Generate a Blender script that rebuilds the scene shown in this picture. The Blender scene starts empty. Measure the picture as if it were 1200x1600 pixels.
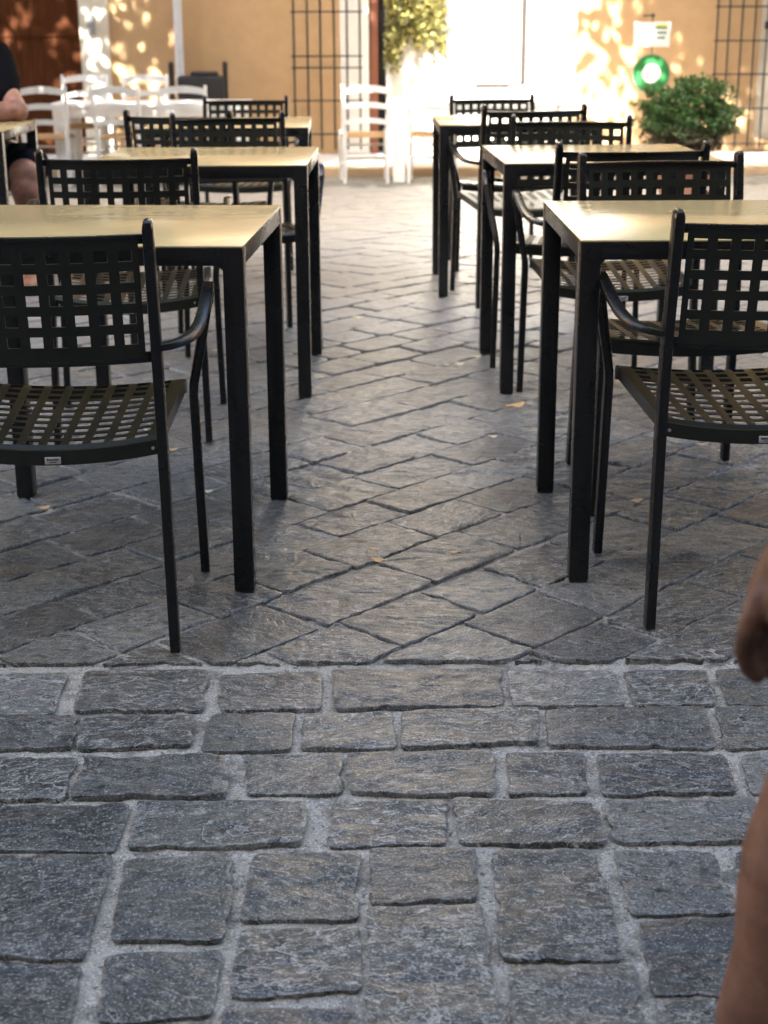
import bpy, bmesh, math, random
import numpy as np
from mathutils import Vector, Matrix
random.seed(7); np.random.seed(7)
R = math.radians
sc = bpy.context.scene
COL = sc.collection

# ------------------------------------------------------------------ camera
CAM_H = 1.1693; PITCH = 0.3152; ROLL = -0.0048; FPX = 2365.5   # focal length in photo pixels (1200 x 1600)
cp, sp = math.cos(PITCH), math.sin(PITCH)
cam = bpy.data.cameras.new('camera'); camo = bpy.data.objects.new('camera', cam); COL.objects.link(camo)
cam.sensor_fit = 'VERTICAL'; cam.sensor_height = 36.0; cam.lens = FPX/1600*36.0
cam.clip_start = 0.05; cam.clip_end = 2000
_r, _u, _f = Vector((1,0,0)), Vector((0,sp,cp)), Vector((0,cp,-sp))
cr, sr = math.cos(ROLL), math.sin(ROLL)
right = cr*_r + sr*_u; up = cr*_u - sr*_r
M = Matrix((right, up, -_f)).transposed().to_4x4(); M.translation = (0,0,CAM_H)
camo.matrix_world = M
cam.dof.use_dof = True; cam.dof.focus_distance = 2.75; cam.dof.aperture_fstop = 6.6; cam.dof.aperture_blades = 0
sc.camera = camo

# ------------------------------------------------------------------ sky, sun, exposure
SUN_EL, SUN_AZ = R(36), R(12)         # azimuth: sun stands behind the camera, a little to its left
w = bpy.data.worlds.new("World"); sc.world = w; w.use_nodes = True
nt = w.node_tree; nt.nodes.clear()
sky = nt.nodes.new('ShaderNodeTexSky'); sky.sky_type = 'NISHITA'; sky.sun_disc = False
sky.sun_elevation = SUN_EL; sky.sun_rotation = math.pi + SUN_AZ
sky.air_density = 0.7; sky.dust_density = 5.0; sky.ozone_density = 0.3
bg = nt.nodes.new('ShaderNodeBackground'); bg.inputs['Strength'].default_value = 0.15
out = nt.nodes.new('ShaderNodeOutputWorld')
nt.links.new(sky.outputs[0], bg.inputs[0]); nt.links.new(bg.outputs[0], out.inputs[0])
sun = bpy.data.lights.new('sun', 'SUN'); sun.energy = 5.0; sun.angle = R(0.55); sun.color = (1.0, 0.965, 0.91)
suno = bpy.data.objects.new('sun', sun); COL.objects.link(suno)
sdir = Vector((-math.sin(SUN_AZ)*math.cos(SUN_EL), -math.cos(SUN_AZ)*math.cos(SUN_EL), math.sin(SUN_EL)))  # towards the sun
suno.rotation_euler = sdir.to_track_quat('Z', 'Y').to_euler(); suno.location = (-6, -20, 25)
sc.view_settings.view_transform = 'Standard'; sc.view_settings.look = 'None'
sc.view_settings.gamma = 1.0; sc.view_settings.exposure = 2.95
sc.render.engine = 'CYCLES'
sc.cycles.max_bounces = 8; sc.cycles.diffuse_bounces = 5; sc.cycles.glossy_bounces = 4
sc.cycles.use_denoising = True; sc.cycles.sample_clamp_indirect = 12

# ------------------------------------------------------------------ helpers
def P(px, py, Y=None, Z=None):
    """point seen at a photo pixel, at world depth Y or world height Z"""
    X = px-600.0; V = py-800.0
    x = X*cr + V*sr; y = -X*sr + V*cr
    d = Vector((x/FPX, cp - (y/FPX)*sp, -sp - (y/FPX)*cp))
    t = (Z-CAM_H)/d.z if Y is None else Y/d.y
    return Vector((d.x*t, d.y*t, CAM_H + d.z*t))

def gz(y):
    """height of the square: level to the third tables, then falling gently to the far kerb"""
    t = min(max((y-6.6)/8.5, 0.0), 1.0)
    s = t*1.0
    k = 0.12
    s = (t*t/(2*k) if t < k else t-k/2)/(1-k/2)
    return -0.335*s
gzv = np.vectorize(gz)

def _hash(ix, iy, seed):
    n = (ix.astype(np.int64)*374761393 + iy.astype(np.int64)*668265263 + seed*974711) & 0x7fffffff
    n = ((n ^ (n >> 13))*1274126177) & 0x7fffffff
    return ((n ^ (n >> 16)) & 0xffff)/65535.0
def vnoise(x, y, seed=0):
    ix, iy = np.floor(x), np.floor(y); fx, fy = x-ix, y-iy
    fx = fx*fx*(3-2*fx); fy = fy*fy*(3-2*fy)
    a = _hash(ix, iy, seed); b = _hash(ix+1, iy, seed); c = _hash(ix, iy+1, seed); d = _hash(ix+1, iy+1, seed)
    return (a*(1-fx)+b*fx)*(1-fy) + (c*(1-fx)+d*fx)*fy
def fbm(x, y, o=4, seed=0):
    s = 0; a = 1; t = 0
    for i in range(o):
        s = s + a*vnoise(x*2**i, y*2**i, seed+i*17); t += a; a *= .5
    return s/t*2-1

def mk(name, verts, faces, mat=None, parent=None, smooth=False, sharp=None):
    me = bpy.data.meshes.new(name); me.from_pydata([tuple(v) for v in verts], [], faces); me.update()
    if mat: me.materials.append(mat)
    if smooth:
        me.polygons.foreach_set('use_smooth', [True]*len(me.polygons))
        if sharp: me.set_sharp_from_angle(angle=R(sharp))
    o = bpy.data.objects.new(name, me); COL.objects.link(o)
    if parent: o.parent = parent
    return o

class MB:
    def __init__(s): s.v = []; s.f = []
    def add(s, vs, fs):
        n = len(s.v); s.v += [Vector(v) for v in vs]; s.f += [tuple(n+i for i in f) for f in fs]
    def box(s, a, b, bev=0.0):
        x0,y0,z0 = a; x1,y1,z1 = b
        if bev <= 0:
            s.add([(x0,y0,z0),(x1,y0,z0),(x1,y1,z0),(x0,y1,z0),(x0,y0,z1),(x1,y0,z1),(x1,y1,z1),(x0,y1,z1)],
                  [(0,3,2,1),(4,5,6,7),(0,1,5,4),(1,2,6,5),(2,3,7,6),(3,0,4,7)])
        else:
            bm = bmesh.new(); bmesh.ops.create_cube(bm, size=1)
            for v in bm.verts: v.co = Vector(((x0+x1)/2+v.co.x*(x1-x0), (y0+y1)/2+v.co.y*(y1-y0), (z0+z1)/2+v.co.z*(z1-z0)))
            bmesh.ops.bevel(bm, geom=list(bm.edges), offset=bev, segments=2, affect='EDGES', profile=.5)
            bm.verts.index_update(); s.add([v.co.copy() for v in bm.verts], [[v.index for v in f.verts] for f in bm.faces]); bm.free()
    def sweep(s, pts, side, dims, cr_=.25, cap=True):
        """bar with a rounded rectangular section; side: vector or list; dims: (w,d) or list"""
        pts = [Vector(p) for p in pts]; n = len(pts)
        if not isinstance(side, list): side = [side]*n
        if not isinstance(dims, list): dims = [dims]*n
        rings = []
        for i, p in enumerate(pts):
            T = (pts[min(i+1, n-1)]-pts[max(i-1, 0)]).normalized()
            S = Vector(side[i]); S = (S - T*S.dot(T)).normalized(); Q = T.cross(S)
            a, b = dims[i][0]/2, dims[i][1]/2; c = min(a, b)*cr_
            ring = []
            for (sx, sy) in ((1,1),(-1,1),(-1,-1),(1,-1)):
                k = [(a, b-c), (a-c*.3, b-c*.3), (a-c, b)]
                if sx*sy < 0: k = k[::-1]
                ring += [p + S*(sx*q[0]) + Q*(sy*q[1]) for q in k]
            rings.append(ring)
        m = len(rings[0]); vs = [v for r_ in rings for v in r_]; fs = []
        for i in range(n-1):
            for j in range(m):
                fs.append((i*m+j, i*m+(j+1) % m, (i+1)*m+(j+1) % m, (i+1)*m+j))
        if cap: fs.append(tuple(range(m))[::-1]); fs.append(tuple((n-1)*m+j for j in range(m)))
        s.add(vs, fs)
    def tube(s, pts, rad, seg=10, cap=True):
        pts = [Vector(p) for p in pts]; n = len(pts)
        if not isinstance(rad, (list, tuple)): rad = [rad]*n
        vs = []; fs = []; ref = None
        for i, p in enumerate(pts):
            T = (pts[min(i+1, n-1)]-pts[max(i-1, 0)]).normalized()
            if ref is None: ref = Vector((0,0,1)) if abs(T.z) < .8 else Vector((1,0,0))
            S = (ref - T*ref.dot(T)).normalized(); ref = S; Q = T.cross(S)
            for j in range(seg):
                a = 2*math.pi*j/seg; vs.append(p + (S*math.cos(a)+Q*math.sin(a))*rad[i])
        for i in range(n-1):
            for j in range(seg): fs.append((i*seg+j, i*seg+(j+1) % seg, (i+1)*seg+(j+1) % seg, (i+1)*seg+j))
        if cap: fs.append(tuple(range(seg))[::-1]); fs.append(tuple((n-1)*seg+j for j in range(seg)))
        s.add(vs, fs)
    def ball(s, c, r, sx=1, sy=1, sz=1, n=10):
        vs = []; fs = []; c = Vector(c)
        for i in range(n+1):
            th = math.pi*i/n
            for j in range(2*n):
                ph = math.pi*j/n; vs.append(c+Vector((r*sx*math.sin(th)*math.cos(ph), r*sy*math.sin(th)*math.sin(ph), r*sz*math.cos(th))))
        for i in range(n):
            for j in range(2*n):
                a = i*2*n+j; b = i*2*n+(j+1) % (2*n); fs.append((a, a+2*n, b+2*n, b))
        s.add(vs, fs)
    def lathe(s, c, prof, seg=24):
        c = Vector(c); vs = []; fs = []
        for (r, z) in prof:
            for j in range(seg): a = 2*math.pi*j/seg; vs.append(c+Vector((r*math.cos(a), r*math.sin(a), z)))
        for i in range(len(prof)-1):
            for j in range(seg): fs.append((i*seg+j, i*seg+(j+1) % seg, (i+1)*seg+(j+1) % seg, (i+1)*seg+j))
        s.add(vs, fs)
    def build(s, name, mat, parent=None, smooth=True, sharp=35):
        o = mk(name, s.v, s.f, mat, parent, smooth, sharp)
        bm = bmesh.new(); bm.from_mesh(o.data); bmesh.ops.recalc_face_normals(bm, faces=bm.faces); bm.to_mesh(o.data); bm.free()
        if smooth and sharp: o.data.set_sharp_from_angle(angle=R(sharp))
        return o

def tag(o, label=None, cat=None, group=None, kind=None):
    if label: o['label'] = label
    if cat: o['category'] = cat
    if group: o['group'] = group
    if kind: o['kind'] = kind
    return o
def empty(name, loc=(0,0,0), rz=0):
    o = bpy.data.objects.new(name, None); COL.objects.link(o); o.location = loc; o.rotation_euler = (0,0,rz)
    o.empty_display_size = .1; return o
def copy_tree(o, parent=None):
    c = o.copy(); COL.objects.link(c); c.parent = parent
    for ch in list(o.children): copy_tree(ch, c)
    return c

# ------------------------------------------------------------------ materials
class NT:
    def __init__(s, name):
        s.m = bpy.data.materials.new(name); s.m.use_nodes = True; s.t = s.m.node_tree; s.t.nodes.clear()
        s.o = s.n('ShaderNodeOutputMaterial'); s.b = s.n('ShaderNodeBsdfPrincipled'); s.l(s.b.outputs[0], s.o.inputs[0])
    def n(s, t, **k):
        x = s.t.nodes.new(t)
        for a, b in k.items(): setattr(x, a, b)
        return x
    def l(s, a, b): s.t.links.new(a, b)
    def v(s, x): return x
    def noise(s, vec, scale, detail=4, rough=.55, dist=0):
        x = s.n('ShaderNodeTexNoise'); x.inputs['Scale'].default_value = scale; x.inputs['Detail'].default_value = detail
        x.inputs['Roughness'].default_value = rough; x.inputs['Distortion'].default_value = dist
        if vec is not None: s.l(vec, x.inputs['Vector'])
        return x.outputs['Fac']
    def ramp(s, f, stops):
        x = s.n('ShaderNodeValToRGB'); e = x.color_ramp.elements
        while len(e) < len(stops): e.new(.5)
        for i, (p, c) in enumerate(stops):
            e[i].position = p; e[i].color = (c, c, c, 1) if not isinstance(c, tuple) else (*c, 1)
        s.l(f, x.inputs[0]); return x.outputs[0]
    def mix(s, f, a, b, mode='MIX'):
        x = s.n('ShaderNodeMix', data_type='RGBA', blend_type=mode)
        for sock, val in ((x.inputs[0], f), (x.inputs[6], a), (x.inputs[7], b)):
            if isinstance(val, (int, float)): sock.default_value = val
            elif isinstance(val, tuple): sock.default_value = (*val, 1)
            else: s.l(val, sock)
        return x.outputs[2]
    def math(s, op, a, b=None, c=None):
        x = s.n('ShaderNodeMath', operation=op)
        for i, val in enumerate((a, b, c)):
            if val is None: continue
            if isinstance(val, (int, float)): x.inputs[i].default_value = val
            else: s.l(val, x.inputs[i])
        return x.outputs[0]
    def bump(s, h, strength, dist, prev=None):
        x = s.n('ShaderNodeBump'); x.inputs['Strength'].default_value = strength; x.inputs['Distance'].default_value = dist
        s.l(h, x.inputs['Height'])
        if prev is not None: s.l(prev, x.inputs['Normal'])
        return x.outputs[0]
    def obj(s): return s.n('ShaderNodeTexCoord').outputs['Object']
    def pos(s): return s.n('ShaderNodeNewGeometry').outputs['Position']
    def set(s, base=None, rough=None, normal=None, **k):
        for nm, val in (('Base Color', base), ('Roughness', rough), ('Normal', normal), *k.items()):
            if val is None: continue
            i = s.b.inputs[nm]
            if isinstance(val, (int, float)): i.default_value = val
            elif isinstance(val, tuple): i.default_value = (*val, 1)
            else: s.l(val, i)
        return s.m

def m_simple(name, col, rough=.5, var=.15, scale=20, bump=.0, metallic=0.0, bscale=200):
    t = NT(name); o = t.obj(); f = t.noise(o, scale, 4)
    base = t.mix(f, tuple(c*(1-var) for c in col), tuple(min(1, c*(1+var)) for c in col))
    rg = t.ramp(t.noise(o, scale*.7, 3), [(0.3, max(0, rough-.06)), (.7, min(1, rough+.06))])
    nm = t.bump(t.noise(o, bscale, 3), bump, .002) if bump else None
    t.set(base, rg, nm, Metallic=metallic); return t.m

def m_coat(name, col, rough, smear=False):
    """powder-coated metal"""
    t = NT(name); o = t.pos()
    f = t.noise(o, 9, 4)
    base = t.mix(f, tuple(c*.85 for c in col), tuple(c*1.15 for c in col))
    r1 = t.ramp(t.noise(o, 6, 5, .6), [(.3, rough-.012), (.7, rough+.016)])
    if smear:
        wv = t.n('ShaderNodeTexNoise'); wv.inputs['Scale'].default_value = 2.2; wv.inputs['Detail'].default_value = 2; wv.inputs['Distortion'].default_value = 1.2
        mp = t.n('ShaderNodeMapping'); mp.inputs['Scale'].default_value = (1, 2.6, 1); t.l(o, mp.inputs[0]); t.l(mp.outputs[0], wv.inputs['Vector'])
        sm = t.ramp(wv.outputs[0], [(.52, 0.0), (.56, .07), (.60, 0.0), (.68, .04)])
        r1 = t.math('ADD', r1, sm)
        base = t.mix(t.ramp(wv.outputs[0], [(.50, 0.0), (.57, .30), (.62, 0.0), (.66, .15), (.72, 0.0)]), base, tuple(c*.66 for c in col))
        dust = t.ramp(t.noise(o, 420, 2), [(.70, 0.0), (.78, .5)])
        base = t.mix(dust, base, (.35, .33, .3))
    nm = t.bump(t.noise(o, 900, 2), .04, .0006)
    t.set(base, r1, nm); t.b.inputs['Specular IOR Level'].default_value = .5
    return t.m

M_FRAME = m_coat('dark_powder_coat', (.0045, .0047, .0048), .27)
M_SEAT = m_coat('dark_sheet_metal', (.009, .0096, .0055), .30)
M_TOP = m_coat('table_top_coat', (.44, .345, .16), .19, smear=True)
M_STEEL = m_simple('steel', (.6, .6, .6), .3, metallic=.8)
M_PLATE = m_simple('plate_grey', (.34, .34, .33), .45)
M_INK = m_simple('ink', (.03, .03, .03), .6)
M_RUBBER = m_simple('rubber', (.01, .01, .01), .7)

def m_stone():
    t = NT('slate_setts'); p = t.pos()
    rid = t.n('ShaderNodeAttribute', attribute_name='rid').outputs['Fac']
    ang = t.n('ShaderNodeAttribute', attribute_name='ang').outputs['Fac']
    rot = t.n('ShaderNodeVectorRotate', rotation_type='Z_AXIS'); t.l(p, rot.inputs['Vector']); t.l(ang, rot.inputs['Angle'])
    mp = t.n('ShaderNodeMapping'); mp.inputs['Scale'].default_value = (1, 2.1, 1); t.l(rot.outputs[0], mp.inputs[0])
    off = t.n('ShaderNodeCombineXYZ'); t.l(t.math('MULTIPLY', rid, 37.0), off.inputs[2]); t.l(off.outputs[0], mp.inputs['Location'])
    g = mp.outputs[0]
    def lay_(scale, det, rg_, dist, lev, off_=0.0):
        x = t.n('ShaderNodeTexNoise'); x.inputs['Scale'].default_value = scale; x.inputs['Detail'].default_value = det; x.inputs['Roughness'].default_value = rg_; x.inputs['Distortion'].default_value = dist
        t.l(g, x.inputs['Vector']); l = t.math('MULTIPLY', x.outputs[0], lev); fr_ = t.math('FRACT', l); return fr_, t.math('ADD', t.math('FLOOR', l), t.math('POWER', fr_, 9.0))
    frA, stA = lay_(5.2, 5, .5, .5, 8.0)
    frB, stB = lay_(15, 5, .62, .3, 6.0)
    grain = t.noise(p, 260, 3, .65)
    lump = t.noise(p, 38, 4, .6)
    rough_am = t.ramp(t.math('FRACT', t.math('MULTIPLY', rid, 7.31)), [(0, .25), (1, 1.0)])
    patch = t.ramp(t.noise(p, 8, 3), [(.42, .15), (.6, 1.0)])
    rb = t.math('MULTIPLY', rough_am, patch)
    h = t.math('ADD', t.math('MULTIPLY', stA, .30), t.math('MULTIPLY', t.math('MULTIPLY', stB, .34), rb))
    h = t.math('ADD', h, t.math('MULTIPLY', lump, .7))
    n1 = t.bump(h, .55, .0055); n2 = t.bump(grain, .45, .0012, n1)
    tone = t.ramp(rid, [(0, (.024, .027, .026)), (.25, (.040, .043, .040)), (.5, (.052, .056, .049)), (.78, (.074, .077, .067)), (1, (.140, .145, .130))])
    blot = t.noise(p, 9, 5, .62, .4)
    c = t.mix(t.ramp(blot, [(.42, .0), (.60, .45)]), tone, (.098, .103, .096))
    c = t.mix(t.ramp(t.noise(p, 2.3, 3), [(.47, 0.0), (.7, .5)]), c, (.038, .043, .046))
    c = t.mix(t.ramp(t.noise(p, 4.2, 4, .6), [(.54, 0.0), (.74, .4)]), c, (.082, .074, .058))
    c = t.mix(t.ramp(lump, [(.36, .6), (.46, 0.0)]), c, (.022, .024, .024))
    streak = t.noise(g, 42, 5, .72, .2)
    c = t.mix(t.ramp(streak, [(.37, .9), (.45, 0.0)]), c, (.010, .011, .011))
    c = t.mix(t.math('MULTIPLY', rough_am, t.ramp(streak, [(.56, 0.0), (.64, .85)])), c, (.34, .35, .31))
    c = t.mix(t.ramp(frA, [(.0, 1.0), (.035, .8), (.09, 0.0)]), c, (.009, .010, .010))  # crevice shade below each cleft step, painted into the colour
    c = t.mix(t.math('MULTIPLY', rough_am, t.ramp(frA, [(.90, 0.0), (.98, .7)])), c, (.36, .365, .335))  # painted highlight on the upper edge of the step
    c = t.mix(t.math('MULTIPLY', rb, t.ramp(frB, [(.0, .9), (.14, 0.0)])), c, (.016, .017, .017))  # finer clefts: same painted crevice shade, then edge highlight
    c = t.mix(t.math('MULTIPLY', rb, t.ramp(frB, [(.78, 0.0), (.94, .75)])), c, (.36, .365, .335))
    c = t.mix(t.ramp(grain, [(.37, .6), (.46, 0.0)]), c, (.02, .021, .021))
    c = t.mix(t.ramp(grain, [(.57, 0.0), (.65, .6)]), c, (.38, .385, .35))
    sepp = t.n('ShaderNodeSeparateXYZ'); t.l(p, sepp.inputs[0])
    c = t.mix(t.ramp(t.math('MULTIPLY', sepp.outputs[1], .05), [(.19, 0.0), (.46, .78)]), c, (.41, .405, .365))    # far setts lightened: wall's bounce light and sheen put into the colour
    edge = t.n('ShaderNodeAttribute', attribute_name='edge').outputs['Fac']
    c = t.mix(t.math('MULTIPLY', edge, t.ramp(t.noise(p, 50, 4), [(.45, 0.0), (.65, .35)])), c, (.30, .298, .275))
    rg = t.ramp(t.noise(g, 30, 5), [(.3, .28), (.7, .52)])
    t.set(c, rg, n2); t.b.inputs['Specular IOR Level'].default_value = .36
    return t.m
M_STONE = m_stone()

def m_mortar():
    t = NT('mortar'); p = t.pos()
    sep = t.n('ShaderNodeSeparateXYZ'); t.l(p, sep.inputs[0])
    g1 = t.noise(p, 260, 4, .7); g2 = t.noise(p, 75, 5, .7); g3 = t.noise(p, 16, 4, .6)
    sand = t.ramp(g1, [(.32, (.09, .087, .072)), (.44, (.23, .223, .188)), (.56, (.35, .34, .29)), (.66, (.63, .615, .53))])
    sand = t.mix(t.ramp(g3, [(.44, 0.0), (.62, .55)]), sand, (.34, .33, .285))
    sand = t.mix(t.ramp(g3, [(.36, .7), (.48, 0.0)]), sand, (.10, .097, .085))
    dirt = t.ramp(g1, [(.30, (.010, .010, .010)), (.5, (.035, .034, .031)), (.72, (.12, .118, .108))])
    far = t.math('GREATER_THAN', t.math('ADD', sep.outputs[1], t.math('MULTIPLY', t.math('SUBTRACT', t.noise(p, 9, 3), .5), .12)), 2.67)
    pale = t.ramp(t.noise(p, 5.5, 5, .65), [(.38, .45), (.50, 1.0)])
    c = t.mix(t.math('MULTIPLY', far, t.math('SUBTRACT', 1.0, pale)), sand, dirt)
    c = t.mix(t.ramp(g2, [(.33, .85), (.43, 0.0)]), c, (.03, .029, .026))
    n1 = t.bump(t.math('ADD', t.math('MULTIPLY', g2, 1.0), t.math('MULTIPLY', g1, .6)), .9, .004)
    t.set(c, .9, n1); t.b.inputs['Specular IOR Level'].default_value = .25
    return t.m
M_MORTAR = m_mortar()

def m_plaster(name, col, dark):
    t = NT(name); p = t.pos()
    f = t.noise(p, .9, 6, .6, .4); f2 = t.noise(p, 6, 5, .6)
    c = t.mix(t.ramp(f, [(.3, 0.0), (.7, 1.0)]), dark, col); c = t.mix(t.ramp(f2, [(.35, .3), (.6, 0.0)]), c, tuple(x*.8 for x in dark))
    t.set(c, .85, t.bump(t.noise(p, 60, 4), .4, .004)); return t.m
M_OCHRE = m_plaster('ochre_plaster', (.56, .37, .19), (.48, .305, .15))
M_CREAM = m_plaster('cream_stone', (.74, .68, .55), (.66, .60, .47))
M_TANSTONE = m_plaster('tan_stone', (.55, .40, .25), (.46, .33, .2))
M_STEP = m_plaster('pale_stone', (.62, .58, .52), (.52, .48, .43))
M_WHITE = m_simple('white_paint', (.85, .85, .82), .45, .04, 8, .15, bscale=60)
M_WHITEWALL = m_plaster('white_plaster', (.82, .79, .72), (.76, .72, .64))
M_RUSH = m_simple('rush', (.50, .33, .16), .8, .3, 60, .5)
M_IRON = m_simple('wrought_iron', (.022, .02, .019), .55, .3, 30, .2)
M_BARK = m_simple('bark', (.16, .13, .10), .9, .4, 12, .8, bscale=30)
M_TILE = m_simple('roof_tile', (.42, .20, .12), .8, .3, 4)
M_TERRA = m_simple('terracotta', (.30, .15, .09), .8, .2, 10, .2)

def m_wood(name, a, b):
    t = NT(name); p = t.pos()
    mp = t.n('ShaderNodeMapping'); mp.inputs['Scale'].default_value = (9, 9, .8); t.l(p, mp.inputs[0])
    f = t.noise(mp.outputs[0], 3, 5, .6, .5)
    t.set(t.mix(f, a, b), .55, t.bump(f, .3, .003)); return t.m
M_GATE = m_wood('dark_wood', (.008, .0025, .001), (.15, .048, .015)); M_GATE.node_tree.nodes['Principled BSDF'].inputs['Specular IOR Level'].default_value = .1
M_DOOR = m_wood('red_wood', (.18, .06, .03), (.28, .10, .05))

def m_leaf(name, stops):
    t = NT(name); rid = t.n('ShaderNodeAttribute', attribute_name='rid').outputs['Fac']
    t.set(t.ramp(rid, stops), .5)
    tr = t.n('ShaderNodeBsdfTranslucent'); t.l(t.ramp(rid, [(a, tuple(min(1, x*1.3) for x in c)) for a, c in stops]), tr.inputs[0])
    ms = t.n('ShaderNodeMixShader'); ms.inputs[0].default_value = .3
    t.l(t.b.outputs[0], ms.inputs[1]); t.l(tr.outputs[0], ms.inputs[2]); t.l(ms.outputs[0], t.o.inputs[0]); return t.m
M_LEAF_TREE = m_leaf('plane_tree_leaf', [(0, (.035, .06, .015)), (1, (.09, .12, .03))])
M_LEAF_BUSH = m_leaf('boxwood_leaf', [(0, (.13, .10, .065)), (.22, (.09, .085, .045)), (.25, (.025, .06, .015)), (.8, (.06, .13, .03)), (1, (.11, .20, .05))])
M_LEAF_VINE = m_leaf('yellow_green_leaf', [(0, (.06, .06, .02)), (.5, (.20, .185, .05)), (1, (.46, .39, .12))])
M_DRYLEAF = m_simple('dry_leaf', (.52, .34, .15), .7, .3, 60)
M_DRYLEAF2 = m_simple('pale_dry_leaf', (.66, .56, .34), .7, .25, 60)

def m_skin(name, col):
    t = NT(name); o = t.obj()
    c = t.mix(t.ramp(t.noise(o, 14, 5, .65), [(.32, 0.0), (.68, 1.0)]), tuple(x*.62 for x in col), tuple(min(1, x*1.4) for x in col))
    c = t.mix(t.ramp(t.noise(o, 230, 3, .7), [(.58, 0.0), (.68, .45)]), c, (col[0]*.45, col[1]*.4, col[2]*.4))
    c = t.mix(t.ramp(t.noise(o, 90, 3), [(.55, 0.0), (.75, .25)]), c, (col[0]*.9, col[1]*.6, col[2]*.55))
    t.set(c, .5, t.bump(t.noise(o, 160, 3), .25, .0015)); t.b.inputs['Subsurface Weight'].default_value = .03; t.b.inputs['Specular IOR Level'].default_value = .25
    t.b.inputs['Subsurface Radius'].default_value = (.02, .008, .004); t.b.inputs['Subsurface Scale'].default_value = .3; return t.m
M_SKIN = m_skin('skin_tan', (.135, .064, .036)); M_SKIN2 = m_skin('skin_fair', (.24, .12, .08))
M_BLACKCLOTH = m_simple('black_cotton', (.004, .004, .005), .9, .3, 40, .5)
M_BLUECLOTH = m_simple('navy_cotton', (.004, .005, .009), .9, .3, 40, .5)
for _m in (M_BLACKCLOTH, M_BLUECLOTH): _m.node_tree.nodes['Principled BSDF'].inputs['Specular IOR Level'].default_value = .05
M_HAIR = m_simple('dark_hair', (.03, .02, .015), .6)
M_SHOE = m_simple('canvas_shoe', (.35, .35, .36), .7)

# ------------------------------------------------------------------ the square: one ground sheet of mortar, near part finely relieved
def grid_axis(lo, hi, step, far, sgn_lo=True):
    mid = list(np.arange(lo, hi+1e-6, step)); a = []; b = []; s = step*2; x = hi
    while x < far: s *= 1.35; x += s; b.append(x)
    s = step*2; x = lo
    while x > -far: s *= 1.35; x -= s; a.append(x)
    return np.array(a[::-1]+mid+b)
gx = grid_axis(-2.0, 2.0, .012, 400.0); gy = grid_axis(1.0, 5.2, .012, 400.0)
GX, GY = np.meshgrid(gx, gy)
near = np.clip(1-(np.abs(GX)-1.9)/.2, 0, 1)*np.clip(1-(GY-5.0)/.4, 0, 1)*np.clip((GY-.9)/.2, 0, 1)
GZ = gzv(GY) - .0105 + near*(.0026*fbm(GX*14, GY*14, 4, 3) + .0016*fbm(GX*70, GY*70, 2, 9))
GZ = GZ + np.where(GY > 5.2, -.004, 0)
GZ = np.where(GY > 2.67, GZ+.0055-.008*np.clip(fbm(GX*5, GY*5, 3, 21)+.35, 0, 1), GZ)
nx, ny = len(gx), len(gy)
V = np.stack([GX.ravel(), GY.ravel(), GZ.ravel()], 1)
I = np.arange(nx*ny).reshape(ny, nx)
F = np.stack([I[:-1,:-1].ravel(), I[:-1,1:].ravel(), I[1:,1:].ravel(), I[1:,:-1].ravel()], 1)
def mk_np(name, V, F, mat, smooth=True):
    me = bpy.data.meshes.new(name); k = F.shape[1]
    me.vertices.add(len(V)); me.vertices.foreach_set('co', V.astype(np.float32).ravel())
    me.loops.add(F.size); me.loops.foreach_set('vertex_index', F.astype(np.int32).ravel())
    me.polygons.add(len(F)); me.polygons.foreach_set('loop_start', np.arange(0, F.size, k, dtype=np.int32))
    me.polygons.foreach_set('loop_total', np.full(len(F), k, dtype=np.int32))
    me.update(calc_edges=True); me.validate()
    if smooth: me.polygons.foreach_set('use_smooth', [True]*len(me.polygons))
    me.materials.append(mat); o = bpy.data.objects.new(name, me); COL.objects.link(o); return o
tag(mk_np('ground', V, F, M_MORTAR), kind='structure')

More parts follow.
